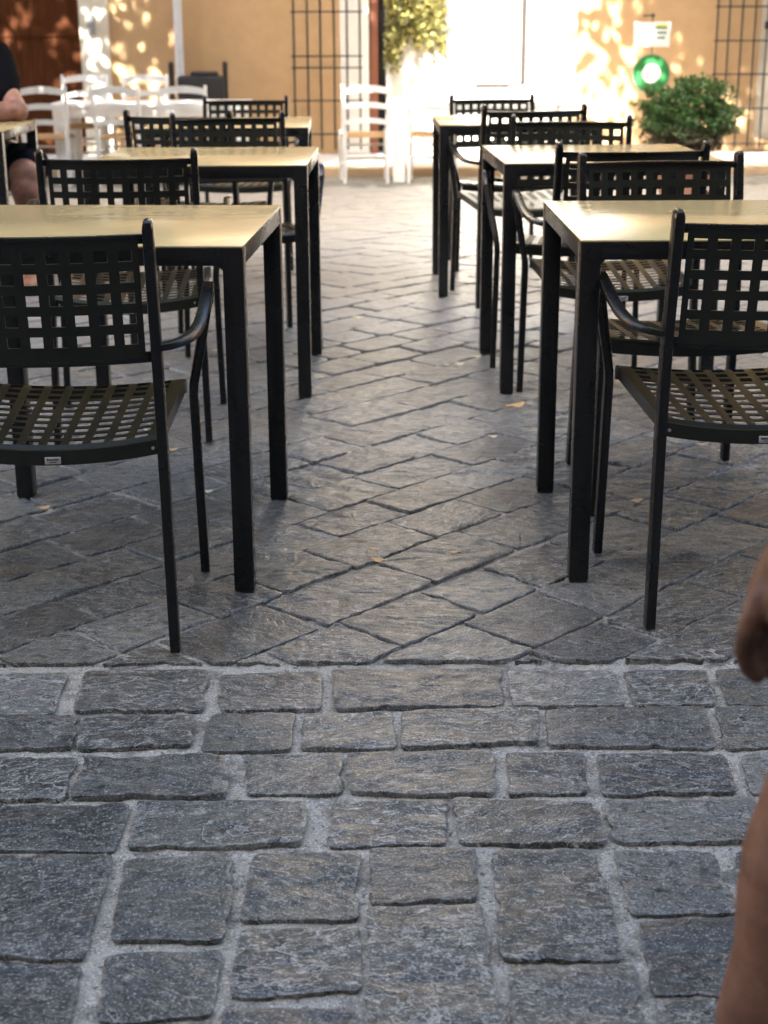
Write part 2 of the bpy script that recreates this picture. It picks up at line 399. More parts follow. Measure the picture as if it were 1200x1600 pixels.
# ---- stones -----------------------------------------------------------------
class Stones:
    def __init__(s): s.V = []; s.F = []; s.rid = []; s.ang = []; s.edge = []; s.n = 0
    def add(s, poly, gap, fine=True, rid=None, ang=None, bed=None):
        poly = np.array(poly, float)
        a2 = np.sum(poly[:,0]*np.roll(poly[:,1],-1)-np.roll(poly[:,0],-1)*poly[:,1])
        if a2 < 0: poly = poly[::-1]
        c = poly.mean(0); ext = np.linalg.norm(poly-c, axis=1)
        if abs(a2)/2 < .0012: return
        # resample outline
        st = .011 if fine else .03
        pts = []; kk = len(poly)
        for i in range(kk):
            a, b = poly[i], poly[(i+1) % kk]; L = np.linalg.norm(b-a)
            if L < 1e-4: continue
            m = max(2, int(L/st)); t = np.arange(m)/m; pts.append(a+(b-a)*t[:,None])
        q = np.concatenate(pts)
        for _ in range(1): q = .25*np.roll(q,1,0)+.5*q+.25*np.roll(q,-1,0)
        tan = np.roll(q,-1,0)-np.roll(q,1,0); tan /= np.linalg.norm(tan,axis=1)[:,None]+1e-9
        nrm = np.stack([-tan[:,1], tan[:,0]],1)            # inward for ccw
        sd = random.randint(0, 9999)
        d = gap/2 + .0030*fbm(q[:,0]*13+sd, q[:,1]*13, 3, sd) + .004*np.clip(fbm(q[:,0]*33, q[:,1]*33+sd, 2, sd+2)-.15, 0, 1)*4*.8 + (.0022*fbm(q[:,0]*75, q[:,1]*75+sd, 2, sd+5) if fine else 0)
        q = q + nrm*d[:,None]
        rid = random.random() if rid is None else rid; ang = random.gauss(0, .38) if ang is None else ang
        rs = [0,.14,.27,.4,.52,.64,.75,.84,.915,.965,.99,1.0] if fine else [0,.5,.85,.96,1.0]
        K = len(q); tilt = np.random.uniform(-.012, .012, 2); h0 = np.random.uniform(-.003, .003)
        ca, sa = math.cos(ang), math.sin(ang); amp = random.uniform(.6, 1.35)
        V = []; E = []
        for r in rs:
            x = c[0]+(q[:,0]-c[0])*r; y = c[1]+(q[:,1]-c[1])*r
            if r == 0: x = x[:1]; y = y[:1]
            z = h0 + (x-c[0])*tilt[0] + (y-c[1])*tilt[1]
            if fine:
                X = ca*x-sa*y; Y = sa*x+ca*y
                n1 = fbm(X*11+sd, Y*24, 4, sd); z = z + amp*(.0026*n1 + .0018*np.round(2.2*fbm(X*8, Y*17+sd, 3, sd+3)))
            else: z = z + .0015*fbm(x*20, y*20, 2, sd)
            if r > .95:
                e = (r-.95)/.05; z = z - (.0009 if fine else .0015)*e*e*(1+.5*fbm(x*60, y*60, 2, sd))
            V.append(np.stack([x, y, z+gzv(y)], 1)); E.append(np.full(len(x), max(0, (r-.92)/.08)))
        x, y = q[:,0]+nrm[:,0]*.007, q[:,1]+nrm[:,1]*.007
        V.append(np.stack([x, y, gzv(y)-.022], 1)); E.append(np.zeros(K))
        n0 = s.n; idx = [np.array([n0])]; k = n0+1
        for v in V[1:]: idx.append(np.arange(k, k+K)); k += K
        f = [(n0, idx[1][j], idx[1][(j+1) % K]) for j in range(K)]
        s.F3 = getattr(s, 'F3', []) + [np.array(f)]
        for i in range(1, len(idx)-1):
            a, b = idx[i], idx[i+1]; s.F.append(np.stack([a, b, np.roll(b,-1), np.roll(a,-1)], 1))
        VV = np.concatenate(V); s.V.append(VV); m = len(VV); s.rid.append(np.full(m, rid)); s.ang.append(np.full(m, ang)); s.edge.append(np.concatenate(E)); s.n += m
    def build(s, name):
        V = np.concatenate(s.V); F4 = np.concatenate(s.F); F3 = np.concatenate(s.F3)
        me = bpy.data.meshes.new(name); me.vertices.add(len(V)); me.vertices.foreach_set('co', V.astype(np.float32).ravel())
        li = np.concatenate([F4.ravel(), F3.ravel()]); tot = np.concatenate([np.full(len(F4),4), np.full(len(F3),3)]); st = np.concatenate([[0], np.cumsum(tot)[:-1]])
        me.loops.add(len(li)); me.loops.foreach_set('vertex_index', li.astype(np.int32))
        me.polygons.add(len(tot)); me.polygons.foreach_set('loop_start', st.astype(np.int32)); me.polygons.foreach_set('loop_total', tot.astype(np.int32))
        me.update(calc_edges=True)
        me.polygons.foreach_set('use_smooth', [True]*len(me.polygons))
        for nm, arr in (('rid', s.rid), ('ang', s.ang), ('edge', s.edge)):
            at = me.attributes.new(nm, 'FLOAT', 'POINT'); at.data.foreach_set('value', np.concatenate(arr).astype(np.float32))
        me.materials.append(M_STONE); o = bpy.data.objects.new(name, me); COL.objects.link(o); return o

def gpx(px, py): v = P(px, py, Z=0.0); return (v.x, v.y)
band = Stones()
BAND = [  # straight-laid setts in front, corners as they lie (photo pixels on the ground plane)
 [(-40,1050),(105,1050),(82,1111),(-60,1114)], [(135,1048),(325,1047),(315,1107),(115,1109)], [(345,1052),(500,1047),(501,1106),(341,1110)],
 [(520,1048),(783,1044),(785,1101),(525,1106)], [(795,1045),(957,1044),(978,1100),(799,1100)], [(975,1045),(1105,1045),(1120,1098),(992,1099)], [(1119,1045),(1270,1045),(1285,1098),(1137,1100)],
 [(-70,1117),(122,1116),(112,1167),(-90,1170)], [(130,1116),(303,1117),(298,1163),(120,1168)], [(328,1117),(460,1112),(452,1170),(314,1171)], [(478,1115),(612,1110),(618,1165),(470,1168)], [(630,1110),(840,1106),(845,1158),(627,1167)],
 [(853,1106),(1100,1103),(1120,1166),(858,1163)], [(1117,1104),(1290,1102),(1300,1160),(1135,1168)],
 [(-80,1183),(122,1183),(98,1247),(-100,1247)], [(135,1181),(350,1181),(358,1243),(110,1245)], [(388,1178),(532,1176),(533,1236),(383,1239)], [(542,1177),(772,1175),(774,1239),(542,1237)],
 [(793,1175),(912,1175),(917,1234),(795,1239)], [(933,1175),(1130,1178),(1150,1236),(942,1238)], [(1157,1176),(1300,1176),(1310,1235),(1175,1237)],
 [(-90,1255),(205,1255),(178,1325),(-100,1323)], [(218,1252),(482,1252),(472,1318),(198,1322)], [(520,1252),(696,1250),(697,1316),(516,1319)], [(708,1248),(928,1249),(948,1316),(718,1316)],
 [(945,1248),(1178,1245),(1190,1312),(960,1314)], [(1192,1245),(1350,1245),(1365,1310),(1207,1312)],
 [(-90,1337),(175,1337),(130,1495),(-120,1495)], [(-120,1507),(127,1507),(95,1640),(-150,1640)], [(196,1342),(366,1340),(350,1466),(172,1466)], [(165,1490),(345,1480),(330,1585),(150,1592)],
 [(400,1332),(560,1331),(558,1432),(375,1435)], [(375,1450),(560,1445),(563,1545),(361,1553)], [(350,1575),(555,1568),(550,1720),(330,1720)], [(580,1326),(742,1325),(750,1405),(580,1410)],
 [(576,1416),(750,1415),(790,1660),(572,1660)], [(767,1328),(932,1326),(975,1497),(785,1495)], [(797,1511),(990,1508),(1022,1660),(802,1660)], [(958,1325),(1112,1328),(1155,1422),(988,1425)],
 [(998,1434),(1165,1430),(1205,1550),(1020,1550)], [(1035,1560),(1220,1556),(1250,1700),(1065,1700)], [(1145,1330),(1290,1330),(1320,1420),(1172,1422)], [(1180,1434),(1330,1434),(1360,1545),(1212,1548)], [(120,1610),(325,1605),(315,1720),(95,1720)],
]
for q in BAND:
    band.add([gpx(*p) for p in q], -.005)
# the same rows carried on out of the picture at both sides, and nearer rows
rows = [(2.645, 2.435), (2.42, 2.245), (2.205, 2.03), (2.005, 1.84)]
for (y1, y0) in rows:
    for sg in (-1, 1):
        x = .86 + random.uniform(0, .05)
        if sg < 0: x = .84
        while x < 4.5:
            L = random.uniform(.16, .32); a, b = sorted((sg*x, sg*(x+L-.014))); band.add([(a, y0), (b, y0), (b, y1), (a, y1)], .004, fine=x < 1.6); x += L
x = -4.4
while x < 4.4:
    L = random.uniform(.15, .20); y = 1.80
    while y > -1.0:
        H = random.uniform(.13, .26)
        if not (-.62 < x+L/2 < .66 and y-H/2 > 1.44): band.add([(x, y-H+.014), (x+L-.014, y-H+.014), (x+L-.014, y), (x, y)], .004, fine=abs(x) < 1 and y > .8)
        y -= H
    x += L
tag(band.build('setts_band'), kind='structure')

diag = Stones()
A = R(46.5); U = np.array([math.cos(A), math.sin(A)]); N = np.array([-math.sin(A), math.cos(A)])
NS = [1.51, 1.66, 1.855, 2.043, 2.237, 2.412, 2.572, 2.742, 2.917, 3.104]
KN = {1.51: [2.39, 2.693], 1.66: [1.93, 2.18, 2.42, 2.658, 2.86], 1.855: [2.01, 2.257, 2.456, 2.70, 2.976, 3.183], 2.043: [1.70, 1.98, 2.32, 2.603, 2.86, 3.1], 2.237: [1.62, 1.866, 2.05, 2.266, 2.547, 2.80], 2.412: [1.70, 1.902, 2.12, 2.389, 2.64, 2.9],
      2.572: [1.55, 1.786, 2.0, 2.26, 2.51], 2.742: [1.66, 1.903, 2.16, 2.40], 2.917: [1.72, 1.99, 2.26]}
ns = list(NS); v = NS[-1]
while v < 15: v += random.uniform(.15, .2); ns.append(v)
v = NS[0]
while v > -7: v -= random.uniform(.15, .2); ns.insert(0, v)
def clip(poly, f):
    out = []
    for i in range(len(poly)):
        a, b = poly[i], poly[(i+1) % len(poly)]; fa, fb = f(a), f(b)
        if fa >= 0: out.append(a)
        if fa*fb < 0: t = fa/(fa-fb); out.append((a[0]+(b[0]-a[0])*t, a[1]+(b[1]-a[1])*t))
    return out
Y0 = 2.662; Y1 = 15.22
for i in range(len(ns)-1):
    n0, n1 = ns[i], ns[i+1]; kn = KN.get(round(n0, 3))
    us = []
    if kn:
        us = list(kn)
        x = us[0]
        while x > -3: x -= random.uniform(.17, .3); us.insert(0, x)
        x = us[-1]
    else: x = random.uniform(-6.2, -6.0); us = [x]
    while x < 16: x += random.uniform(.17, .31); us.append(x)
    for j in range(len(us)-1):
        sk = random.uniform(-.006, .006); dn = random.uniform(-.002, .002)
        P4 = [U*us[j]+N*(n0+dn), U*(us[j+1]+sk)+N*(n0+dn), U*(us[j+1]+sk)+N*n1, U*us[j]+N*n1]
        poly = [(p[0]+random.uniform(-.004, .004), p[1]+random.uniform(-.004, .004)) for p in P4]
        c = np.mean(poly, 0)
        if abs(c[0]) > .45*c[1]+1.4 or c[1] < Y0-.3 or c[1] > Y1+.2 or abs(c[0]) > 5.0: continue
        poly = clip(poly, lambda p: p[1]-Y0)
        if len(poly) > 2: poly = clip(poly, lambda p: Y1-p[1])
        if len(poly) < 3: continue
        fine = c[1] < 5.2 and abs(c[0]) < .27*c[1]+.35
        diag.add(poly, random.uniform(.005, .013), fine)
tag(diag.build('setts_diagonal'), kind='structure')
# raised pavement and kerb before the house
yk = 15.25; zk = -.335
mb = MB(); mb.box((-60, yk, -.6), (60, yk+.30, -.234), .012); tag(mb.build('kerb', M_TANSTONE), kind='structure')
mb = MB(); mb.box((-60, yk+.304, -.6), (60, 17.0, -.237)); tag(mb.build('pavement', M_STEP), kind='structure')

# ------------------------------------------------------------------ cafe table
TS = .696; TH = .74
def make_table():
    r = empty('cafe_table'); h = TS/2
    m = MB(); m.box((-h, -h, TH-.004), (h, h, TH), .0012); m.build('table_top', M_TOP, r)
    m = MB(); L = .042; a = h-.0004
    for s in (-1, 1):
        m.box((-h+L, s*a-(.03 if s > 0 else 0), TH-.040), (h-L, s*a+(.03 if s < 0 else 0), TH-.0042), .001)
        m.box((s*a-(.03 if s > 0 else 0), -h+L, TH-.040), (s*a+(.03 if s < 0 else 0), h-L, TH-.0042), .001)
    for sx in (-1, 1):      # small gussets in the corners
        for sy in (-1, 1):
            x = sx*(h-L); y = sy*(a-.015); g = .010
            m.add([(x, y-.012, TH-.0402), (x-sx*g, y-.012, TH-.0402), (x, y-.012, TH-.040-g), (x, y+.012, TH-.0402), (x-sx*g, y+.012, TH-.0402), (x, y+.012, TH-.040-g)], [(0,1,2),(5,4,3),(0,3,4,1),(1,4,5,2),(2,5,3,0)])
    m.build('frame', M_FRAME, r)
    for sx in (-1, 1):
        for sy in (-1, 1):
            m = MB(); x0, x1 = sorted((sx*h, sx*(h-L))); y0, y1 = sorted((sy*h, sy*(h-L)))
            m.box((x0, y0, .006), (x1, y1, TH-.0042), .0015); lg = m.build('leg', M_FRAME, r)
            m = MB(); m.box((x0+.002, y0+.002, -.004), (x1-.002, y1-.002, .0058)); m.build('foot_cap', M_RUBBER, lg)
    return r
GT = 'square dark cafe tables in two rows'
tbl0 = make_table()
# (inner near corner x, y, yaw, side)
TAB = [(-.2786, 3.0264, -.0475, -1, 'square dark metal table nearest the camera in the left row'),
       (.4017, 3.0849, .0077, 1, 'square dark metal table nearest the camera in the right row, water smears on its top'),
       (-.2328, 4.7778, -.0122, -1, 'second square dark table of the left row, between two pairs of armchairs'),
       (.3801, 4.802, .0389, 1, 'second square dark table of the right row, bright wall mirrored on its top'),
       (-.3087, 6.5247, .0262, -1, 'farthest square dark table of the left row, only its right corner showing'),
       (.2447, 6.6269, .0098, 1, 'farthest square dark table of the right row before the white tables'),
       (-1.555, 6.36, .01, -1, 'square dark table at the left edge that the seated person leans on')]
for i, (x, y, a, s, lab) in enumerate(TAB):
    t = tbl0 if i == 0 else copy_tree(tbl0)
    h = TS/2; dx, dy = s*h, h
    cx = x+dx*math.cos(a)-dy*math.sin(a); cy = y+dx*math.sin(a)+dy*math.cos(a)
    t.location = (cx, cy, gz(cy)); t.rotation_euler = (0, 0, a); tag(t, lab, 'table', GT)

# ------------------------------------------------------------------ armchair with square-holed seat and back
def lattice(xs, ys, hole, surf, th, extra=None):
    """sheet on a grid with cells knocked out; surf(u,v)->point; returns verts, faces"""
    idx = {}; V = []; F = []
    def vid(i, j):
        if (i, j) not in idx: idx[(i, j)] = len(V); V.append(surf(xs[i], ys[j]))
        return idx[(i, j)]
    for i in range(len(xs)-1):
        for j in range(len(ys)-1):
            if hole(i, j): continue
            F.append((vid(i, j), vid(i+1, j), vid(i+1, j+1), vid(i, j+1)))
    return V, F, idx
def sheet_object(name, V, F, mat, parent, th, off=0):
    o = mk(name, V, F, mat, parent, False)
    md = o.modifiers.new('thickness', 'SOLIDIFY'); md.thickness = th; md.offset = off
    return o
def chair_post(s):
    m = MB(); pts = [(.2165*s, -.004, .004), (.213*s, .008, .2), (.2095*s, .020, .40), (.209*s, .018, .50), (.2085*s, .005, .62), (.208*s, -.014, .74), (.2078*s, -.028, .822)]
    m.sweep(pts, (1,0,0), (.0195, .034), .3)
    p = Vector(pts[-1]); T = (Vector(pts[-1])-Vector(pts[-2])).normalized()
    m.sweep([p, p+T*.006, p+T*.0105, p+T*.013], (1,0,0), [(.0195,.034), (.0185,.0325), (.015,.028), (.008,.018)], .45)
    return m
def arm_pts(s):
    return [(.214*s, .004, .600), (.232*s, .008, .602), (.250*s, .022, .605), (.264*s, .045, .608), (.274*s, .078, .613), (.280*s, .12, .620), (.283*s, .17, .631), (.285*s, .22, .643), (.286*s, .262, .6535), (.286*s, .295, .659), (.285*s, .318, .659), (.283*s, .336, .652), (.281*s, .348, .640), (.278*s, .357, .622)]
def leg_pts(s):
    return [(.278*s, .357, .622), (.271*s, .370, .585), (.260*s, .391, .53), (.246*s, .419, .47), (.2385*s, .436, .435), (.236*s, .442, .405), (.237*s, .443, .37), (.240*s, .445, .2), (.2445*s, .448, .004)]
def seat_surf(x, y):
    t = (y-.03)/.42; wd = .203+.018*t; z = .4225+.022*t - .020*(1-(x/.205)**2)*(1-.35*t)
    if t > .93: z -= .010*((t-.93)/.07)**2
    if t < .04: z -= .004
    return Vector((x*wd/.205, y, z))
def back_y(z): return np.interp(z, [.5, .62, .74, .835], [.018, .005, -.014, -.030])
def back_surf(x, z):
    return Vector((x, back_y(z) - .036*(1-(x/.2)**2) - .0, z))
def make_chair():
    r = empty('armchair')
    PW = .0415
    # seat
    xe = [-.205, -.196]
    for k in range(9): c = (k-4)*PW; xe += [c-.0125, c, c+.0125]
    xe += [.196, .205]
    nrow = 11; rp = .0355; ye = [.030, .036]
    for k in range(nrow): c = .064+k*rp; ye += [c-.0108, c+.0108]
    ye += [.436, .443, .450]
    hx = {i for k in range(9) for i in (2+3*k, 3+3*k)}; hy = {2+2*k for k in range(nrow)}
    V, F, idx = lattice(xe, ye, lambda i, j: i in hx and j in hy, seat_surf, .004)
    nI, nJ = len(xe), len(ye)
    border = [(i, 0) for i in range(nI)] + [(nI-1, j) for j in range(1, nJ)] + [(i, nJ-1) for i in range(nI-2, -1, -1)] + [(0, j) for j in range(nJ-2, 0, -1)]
    low = {}
    for b in border: low[b] = len(V); V.append(V[idx[b]] - Vector((0, 0, .027)))
    for a, b in zip(border, border[1:]+border[:1]): F.append((idx[b], idx[a], low[a], low[b]))
    seat = sheet_object('seat', V, F, M_SEAT, r, .0016)
    # backrest
    xb = [-.2, -.1885]
    for k in range(9): c = (k-4)*PW*.995; xb += [c-.0116, c, c+.0116]
    xb += [.1885, .2]
    zb = [.577, .592]
    for k in range(5): c = .6180+k*.0385; zb += [c-.0104, c+.0104]
    zb += [.792, .8035]
    zb = sorted(zb)
    hx = {i for k in range(9) for i in (2+3*k, 3+3*k)}; hz = {2+2*k for k in range(5)}
    def hb(i, j):
        if i in (0, len(xb)-2): return 0 < j < len(zb)-2
        return i in hx and j in hz
    V, F, idx = lattice(xb, zb, hb, back_surf, .004)
    back = sheet_object('backrest', V, F, M_SEAT, r, .0028)
    m = MB(); xs = np.linspace(-.2005, .2005, 17); m.sweep([back_surf(x, .8055)+Vector((0, .004, 0)) for x in xs], (0,0,1), (.007, .016), .4); m.build('top_rail', M_FRAME, back)
    m = MB(); m.sweep([back_surf(x, .5765)+Vector((0, .004, 0)) for x in xs], (0,0,1), (.010, .014), .4); m.build('bottom_rail', M_FRAME, back)
    for s in (-1, 1):
        chair_post(s).build('leg', M_FRAME, r)
        m = MB(); ap = arm_pts(s); sd = []
        for i in range(len(ap)):
            T = Vector(ap[min(i+1, len(ap)-1)])-Vector(ap[max(i-1, 0)]); T.z = 0; sd.append(Vector((T.y, -T.x, 0)) if T.length > 1e-3 else Vector((1,0,0)))
        n = len(ap); dm = [(.023, .013+.010*max(0, (i-8)/(n-9))) for i in range(n)]
        m.sweep(ap, sd, dm, .35); m.build('armrest', M_FRAME, r)
        m = MB(); lp = leg_pts(s); dm = [(.023-.0035*min(1, i/4), .023+.005*min(1, i/3)) for i in range(len(lp))]
        m.sweep(lp, (1,0,0), dm, .35); m.build('leg', M_FRAME, r)
        m = MB(); q = seat_surf(s*.196, .030); m.tube([(s*.190, .0265, q.z-.014), (s*.190, .0295, q.z-.014)], .0032, 10); m.build('screw', M_STEEL, r)
    pz = seat_surf(0, .03).z
    m = MB(); m.box((-.013, .0262, pz-.024), (.017, .0280, pz-.010), .0006); pl = m.build('label_plate', M_PLATE, r)
    m = MB(); x = -.009
    for k in range(8):
        wd = .0021; hh = .0042 if k in (0, 5, 7) else .003
        m.box((x, .0257, pz-.0165), (x+wd, .0261, pz-.0165+hh)); x += .0028
    m.box((-.004, .0257, pz-.0205), (.009, .0261, pz-.0192)); m.build('lettering', M_INK, pl)
    return r
ch0 = make_chair()
GC = 'dark lattice armchairs set around the square tables'
CH = [  # mid of rear feet x, y, heading yaw (0 = facing away from camera), label
 (-.622, 2.706, R(2.5), 'nearest armchair on the left, dark lattice back to the camera, by the near left table'),
 (.748, 2.832, R(2), 'nearest armchair on the right, dark lattice back to the camera, by the near right table'),
 (-.722, 4.232, R(4), 'dark armchair with its back to the camera, seat between the first and second left tables'),
 (.705, 4.400, R(2), 'dark armchair with its back to the camera between the first and second right tables'),
 (.728, 4.012, R(184), 'armchair facing the camera behind the near right table, its grey lattice back above the tabletop'),
 (-.580, 5.895, R(194), 'armchair facing the camera behind the second left table, its back above the tabletop'),
 (.680, 5.610, R(173), 'grey backed armchair facing the camera behind the second right table'),
 (-.785, 6.070, R(-10), 'dark armchair seen from behind, turned slightly, by the farthest left table'),
 (.615, 6.372, R(8), 'dark armchair seen from behind at the near side of the farthest right table'),
 (.560, 7.930, R(186), 'farthest armchair on the right, facing the camera behind the last right table'),
 (-.695, 7.960, R(180), 'farthest armchair on the left, facing the camera behind the last left table'),
 (-1.94, 7.36, R(174), 'dark armchair at the left edge that the seated person sits in')]
for i, (x, y, a, lab) in enumerate(CH):
    c = ch0 if i == 0 else copy_tree(ch0)
    c.location = (x, y, gz(y)+.001); c.rotation_euler = (0, 0, a); tag(c, lab, 'armchair', GC)

# ------------------------------------------------------------------ white ladder-back chairs and white tables
def make_white_chair():
    r = empty('ladder_back_chair')
    for s in (-1, 1):
        m = MB(); m.tube([(s*.20, 0, 0), (s*.195, .02, .42), (s*.205, -.02, .68), (s*.215, -.06, .90)], [.017, .021, .019, .015], 10); m.build('leg', M_WHITE, r)
        m = MB(); m.tube([(s*.215, .42, 0), (s*.215, .42, .25), (s*.215, .42, .47)], [.015, .021, .02], 10); m.build('leg', M_WHITE, r)
        for z in (.16, .30):
            m = MB(); m.tube([(s*.198, .01, z), (s*.215, .42, z)], .010, 8); m.build('stretcher', M_WHITE, r)
    for z in (.20, .33):
        m = MB(); m.tube([(-.215, .42, z), (.215, .42, z)], .010, 8); m.build('stretcher', M_WHITE, r)
    m = MB(); m.tube([(-.197, .01, .25), (.197, .01, .25)], .010, 8); m.build('stretcher', M_WHITE, r)
    for z, hh in ((.56, .042), (.70, .046), (.845, .055)):
        m = MB(); n = 13; vs = []; fs = []
        for k in range(n):
            x = -.2+.4*k/(n-1); u = 1-(x/.2)**2; y = -.02-.05*(z-.5)/.4*1.2 - .035*u; zz = z+.020*u
            for (dy, dz) in ((-.006, -hh/2), (.006, -hh/2), (.006, hh/2+.008*u), (-.006, hh/2+.008*u)): vs.append((x, y+dy, zz+dz))
        for k in range(n-1):
            for j in range(4): fs.append((k*4+j, k*4+(j+1) % 4, k*4+4+(j+1) % 4, k*4+4+j))
        fs += [(0,1,2,3), tuple(4*(n-1)+j for j in (3,2,1,0))]
        m.add(vs, fs); m.build('back_slat', M_WHITE, r)
    # rush seat: four triangles of wound cord, slightly pillowed
    m = MB(); n = 14; vs = []; fs = []
    for i in range(n+1):
        for j in range(n+1):
            u = i/n*2-1; v = j/n*2-1; yy = .015+.41*(v+1)/2; xx = u*(.205+.015*(v+1)/2)
            e = max(abs(u), abs(v)); ridge = .002*math.cos(e*60) ; z = .445+.012*(1-e**6)-.02*(1 if e >= 1 else 0)+ridge
            vs.append((xx, yy, z))
    for i in range(n):
        for j in range(n): a = i*(n+1)+j; fs.append((a, a+n+1, a+n+2, a+1))
    m.add(vs, fs); m.box((-.20, .018, .425), (.20, .42, .440)); m.build('rush_seat', M_RUSH, r)
    return r
def make_white_table(L):
    r = empty('white_table')
    m = MB(); m.box((-L/2, -.36, .722), (L/2, .36, .752), .004); m.build('table_top', M_WHITE, r)
    m = MB(); m.box((-L/2+.09, -.32, .63), (L/2-.09, -.295, .7215)); m.box((-L/2+.09, .295, .63), (L/2-.09, .32, .7215)); m.box((-L/2+.04, -.26, .63), (-L/2+.065, .26, .7215)); m.box((L/2-.065, -.26, .63), (L/2-.04, .26, .7215)); m.build('apron', M_WHITE, r)
    for sx in (-1, 1):
        for sy in (-1, 1):
            m = MB(); x = sx*(L/2-.07); y = sy*.30
            m.sweep([(x, y, 0), (x, y, .60), (x, y, .7215)], (1,0,0), [(.07,.07), (.085,.085), (.085,.085)], .15); m.build('leg', M_WHITE, r)
    return r
GW = 'white painted ladder back chairs by the house'; GWT = 'white painted dining tables by the house'
wt0 = make_white_table(1.15)
WT = [(P(245, 284, Z=-.32).x, 14.82, 'white table on the left below the ochre wall, white chairs pushed up to it'),
      (P(755, 284, Z=-.32).x, 14.84, 'white table on the right in full sun before the white door panel'),
      ]
for i, (x, y, lab) in enumerate(WT):
    t = wt0 if i == 0 else copy_tree(wt0)
    t.location = (x, y, gz(y)); tag(t, lab, 'table', GWT)
for t in (wt0, t): t.scale = (1.6, 1, 1)
wc0 = make_white_chair()
sc_w = 1.0
WC = [(75, 14.30, 3, 'white ladder back chair at the far left beside the seated person'),
      (188, 14.25, -4, 'white ladder back chair second from the left, its rush seat towards the white table'),
      (290, 14.25, 2, 'white ladder back chair third from the left, under the grey downpipe'),
      (572, 14.45, 4, 'white ladder back chair standing in the sun left of the right white table leg'),
      (672, 14.40, -6, 'white ladder back chair right of the right white table leg, dark space behind'),
      (140, 15.20, 182, 'white ladder back chair on the wall side of the left white table, left one'),
      (232, 15.21, 177, 'white ladder back chair on the wall side of the left white table, right one'),
      (830, 14.4, 2, 'white ladder back chair behind the last right armchairs, almost lost in the glare')]
for i, (px, y, a, lab) in enumerate(WC):
    c = wc0 if i == 0 else copy_tree(wc0)
    c.location = (P(px, 270, Y=y).x, y, gz(y) if y < 15.2 else -.236); c.rotation_euler = (0, 0, R(a)); tag(c, lab, 'chair', GW)

# ------------------------------------------------------------------ the house across the square
YW = 17.0; ZB = -.237; HT = 9.0
def wx(px): return P(px, 120, Y=YW).x
def wz(py): return P(600, py, Y=YW).z
house = tag(empty('ochre_house', (0, YW, ZB)), 'long ochre plastered house with barred openings across the square', 'house')
def hpart(mb, name, mat, smooth=False, parent=None, sharp=35):
    mb.v = [v-Vector((0, YW, ZB)) for v in mb.v]
    return mb.build(name, mat, parent or house, smooth, sharp)
xg0, xg1 = wx(-420), wx(130); xd0, xd1 = wx(577), wx(603); xw0, xw1 = wx(1183), wx(1420); xn0, xn1 = wx(532), wx(577)
m = MB(); xpale = wx(900)
def wall(x0, x1, z0=ZB, z1=HT): m.box((x0, YW, z0), (x1, YW+.4, z1))
wall(-30, xg0); wall(xg1, xd0); wall(xpale, xw0); wall(xw1, 30)
wall(xg0, xg1, 2.9); wall(xd0, xd1, 2.2); wall(xw0, xw1, 2.6); wall(xw0, xw1, ZB, wz(222))
hpart(m, 'wall', M_OCHRE)
m = MB(); wall(xd1, xpale-.002); hpart(m, 'pale_wall', m_plaster('pale_plaster', (.69, .65, .57), (.62, .57, .49)))
m = MB(); n = 26; wdt = (xg1-xg0)/n
for k in range(n): m.box((xg0+k*wdt+.0005, YW+.16, ZB), (xg0+(k+1)*wdt-.0005, YW+.20, 2.9), .004)
m.box((xg0, YW+.14, 1.0), (xg1, YW+.158, 1.14)); m.box((xg0, YW+.14, .1), (xg1, YW+.158, .24)); hpart(m, 'gate', M_GATE)
m = MB(); m.box((wx(130), YW-.05, ZB), (wx(175), YW-.002, 2.95), .01); m.box((xg0-.1, YW-.05, 2.96), (wx(175)+.05, YW-.002, 3.2), .01); hpart(m, 'stone_jamb', M_CREAM)
m = MB(); m.box((wx(142), YW-.075, wz(52)), (wx(155), YW-.051, wz(20)), .003); hpart(m, 'letter_box', m_simple('box_grey', (.3, .3, .29), .5))
m = MB(); m.box((xn0, YW-.03, ZB), (xn1-.002, YW-.002, 2.3), .01); m.box((wx(604), YW-.03, ZB), (wx(612), YW-.002, 2.3), .004); hpart(m, 'door_surround', M_WHITEWALL)
m = MB(); m.box((wx(579), YW+.03, ZB), (wx(591), YW+.07, 2.2), .004); hpart(m, 'door', M_DOOR)
m = MB(); m.box((xd0, YW+.3, ZB), (xd1, YW+.36, 2.2)); hpart(m, 'recess_shade', M_RUBBER)  # black sheet standing in for the shade inside the doorway
# panelled white door
m = MB(); m.box((wx(722), YW-.03, wz(236)), (wx(819), YW-.003, 2.3), .004); d = hpart(m, 'white_door', M_WHITEWALL)
m = MB(); m.box((wx(812), YW-.055, wz(135)), (wx(820), YW-.031, 2.3)); m.box((wx(742), YW-.055, wz(136.5)), (wx(811.6), YW-.031, wz(131))); m.box((wx(721), YW-.045, wz(100)), (wx(723), YW-.031, 2.3)); hpart(m, 'door_frame', m_simple('brown_trim', (.022, .012, .007), .6))
m = MB(); rr = random.Random(3)
for k in range(3):
    x = wx(752)
    while x < wx(796): L = rr.uniform(.02, .06); m.box((x, YW-.032, wz(8+k*5)), (x+L, YW-.0305, wz(6+k*5))); x += L+.02
hpart(m, 'lettering', m_simple('yellow_print', (.7, .55, .08), .6))
# downpipe, low iron rack at its foot
m = MB(); xp = wx(283); m.tube([(xp, YW-.07, ZB), (xp, YW-.07, 4.1)], .047, 14); m.tube([(xp, YW-.07, .55), (xp, YW-.07, .60)], .055, 14); m.tube([(xp, YW-.07, 2.4), (xp, YW-.07, 2.45)], .055, 14); hpart(m, 'downpipe', m_simple('zinc_white', (.62, .62, .61), .5), True)
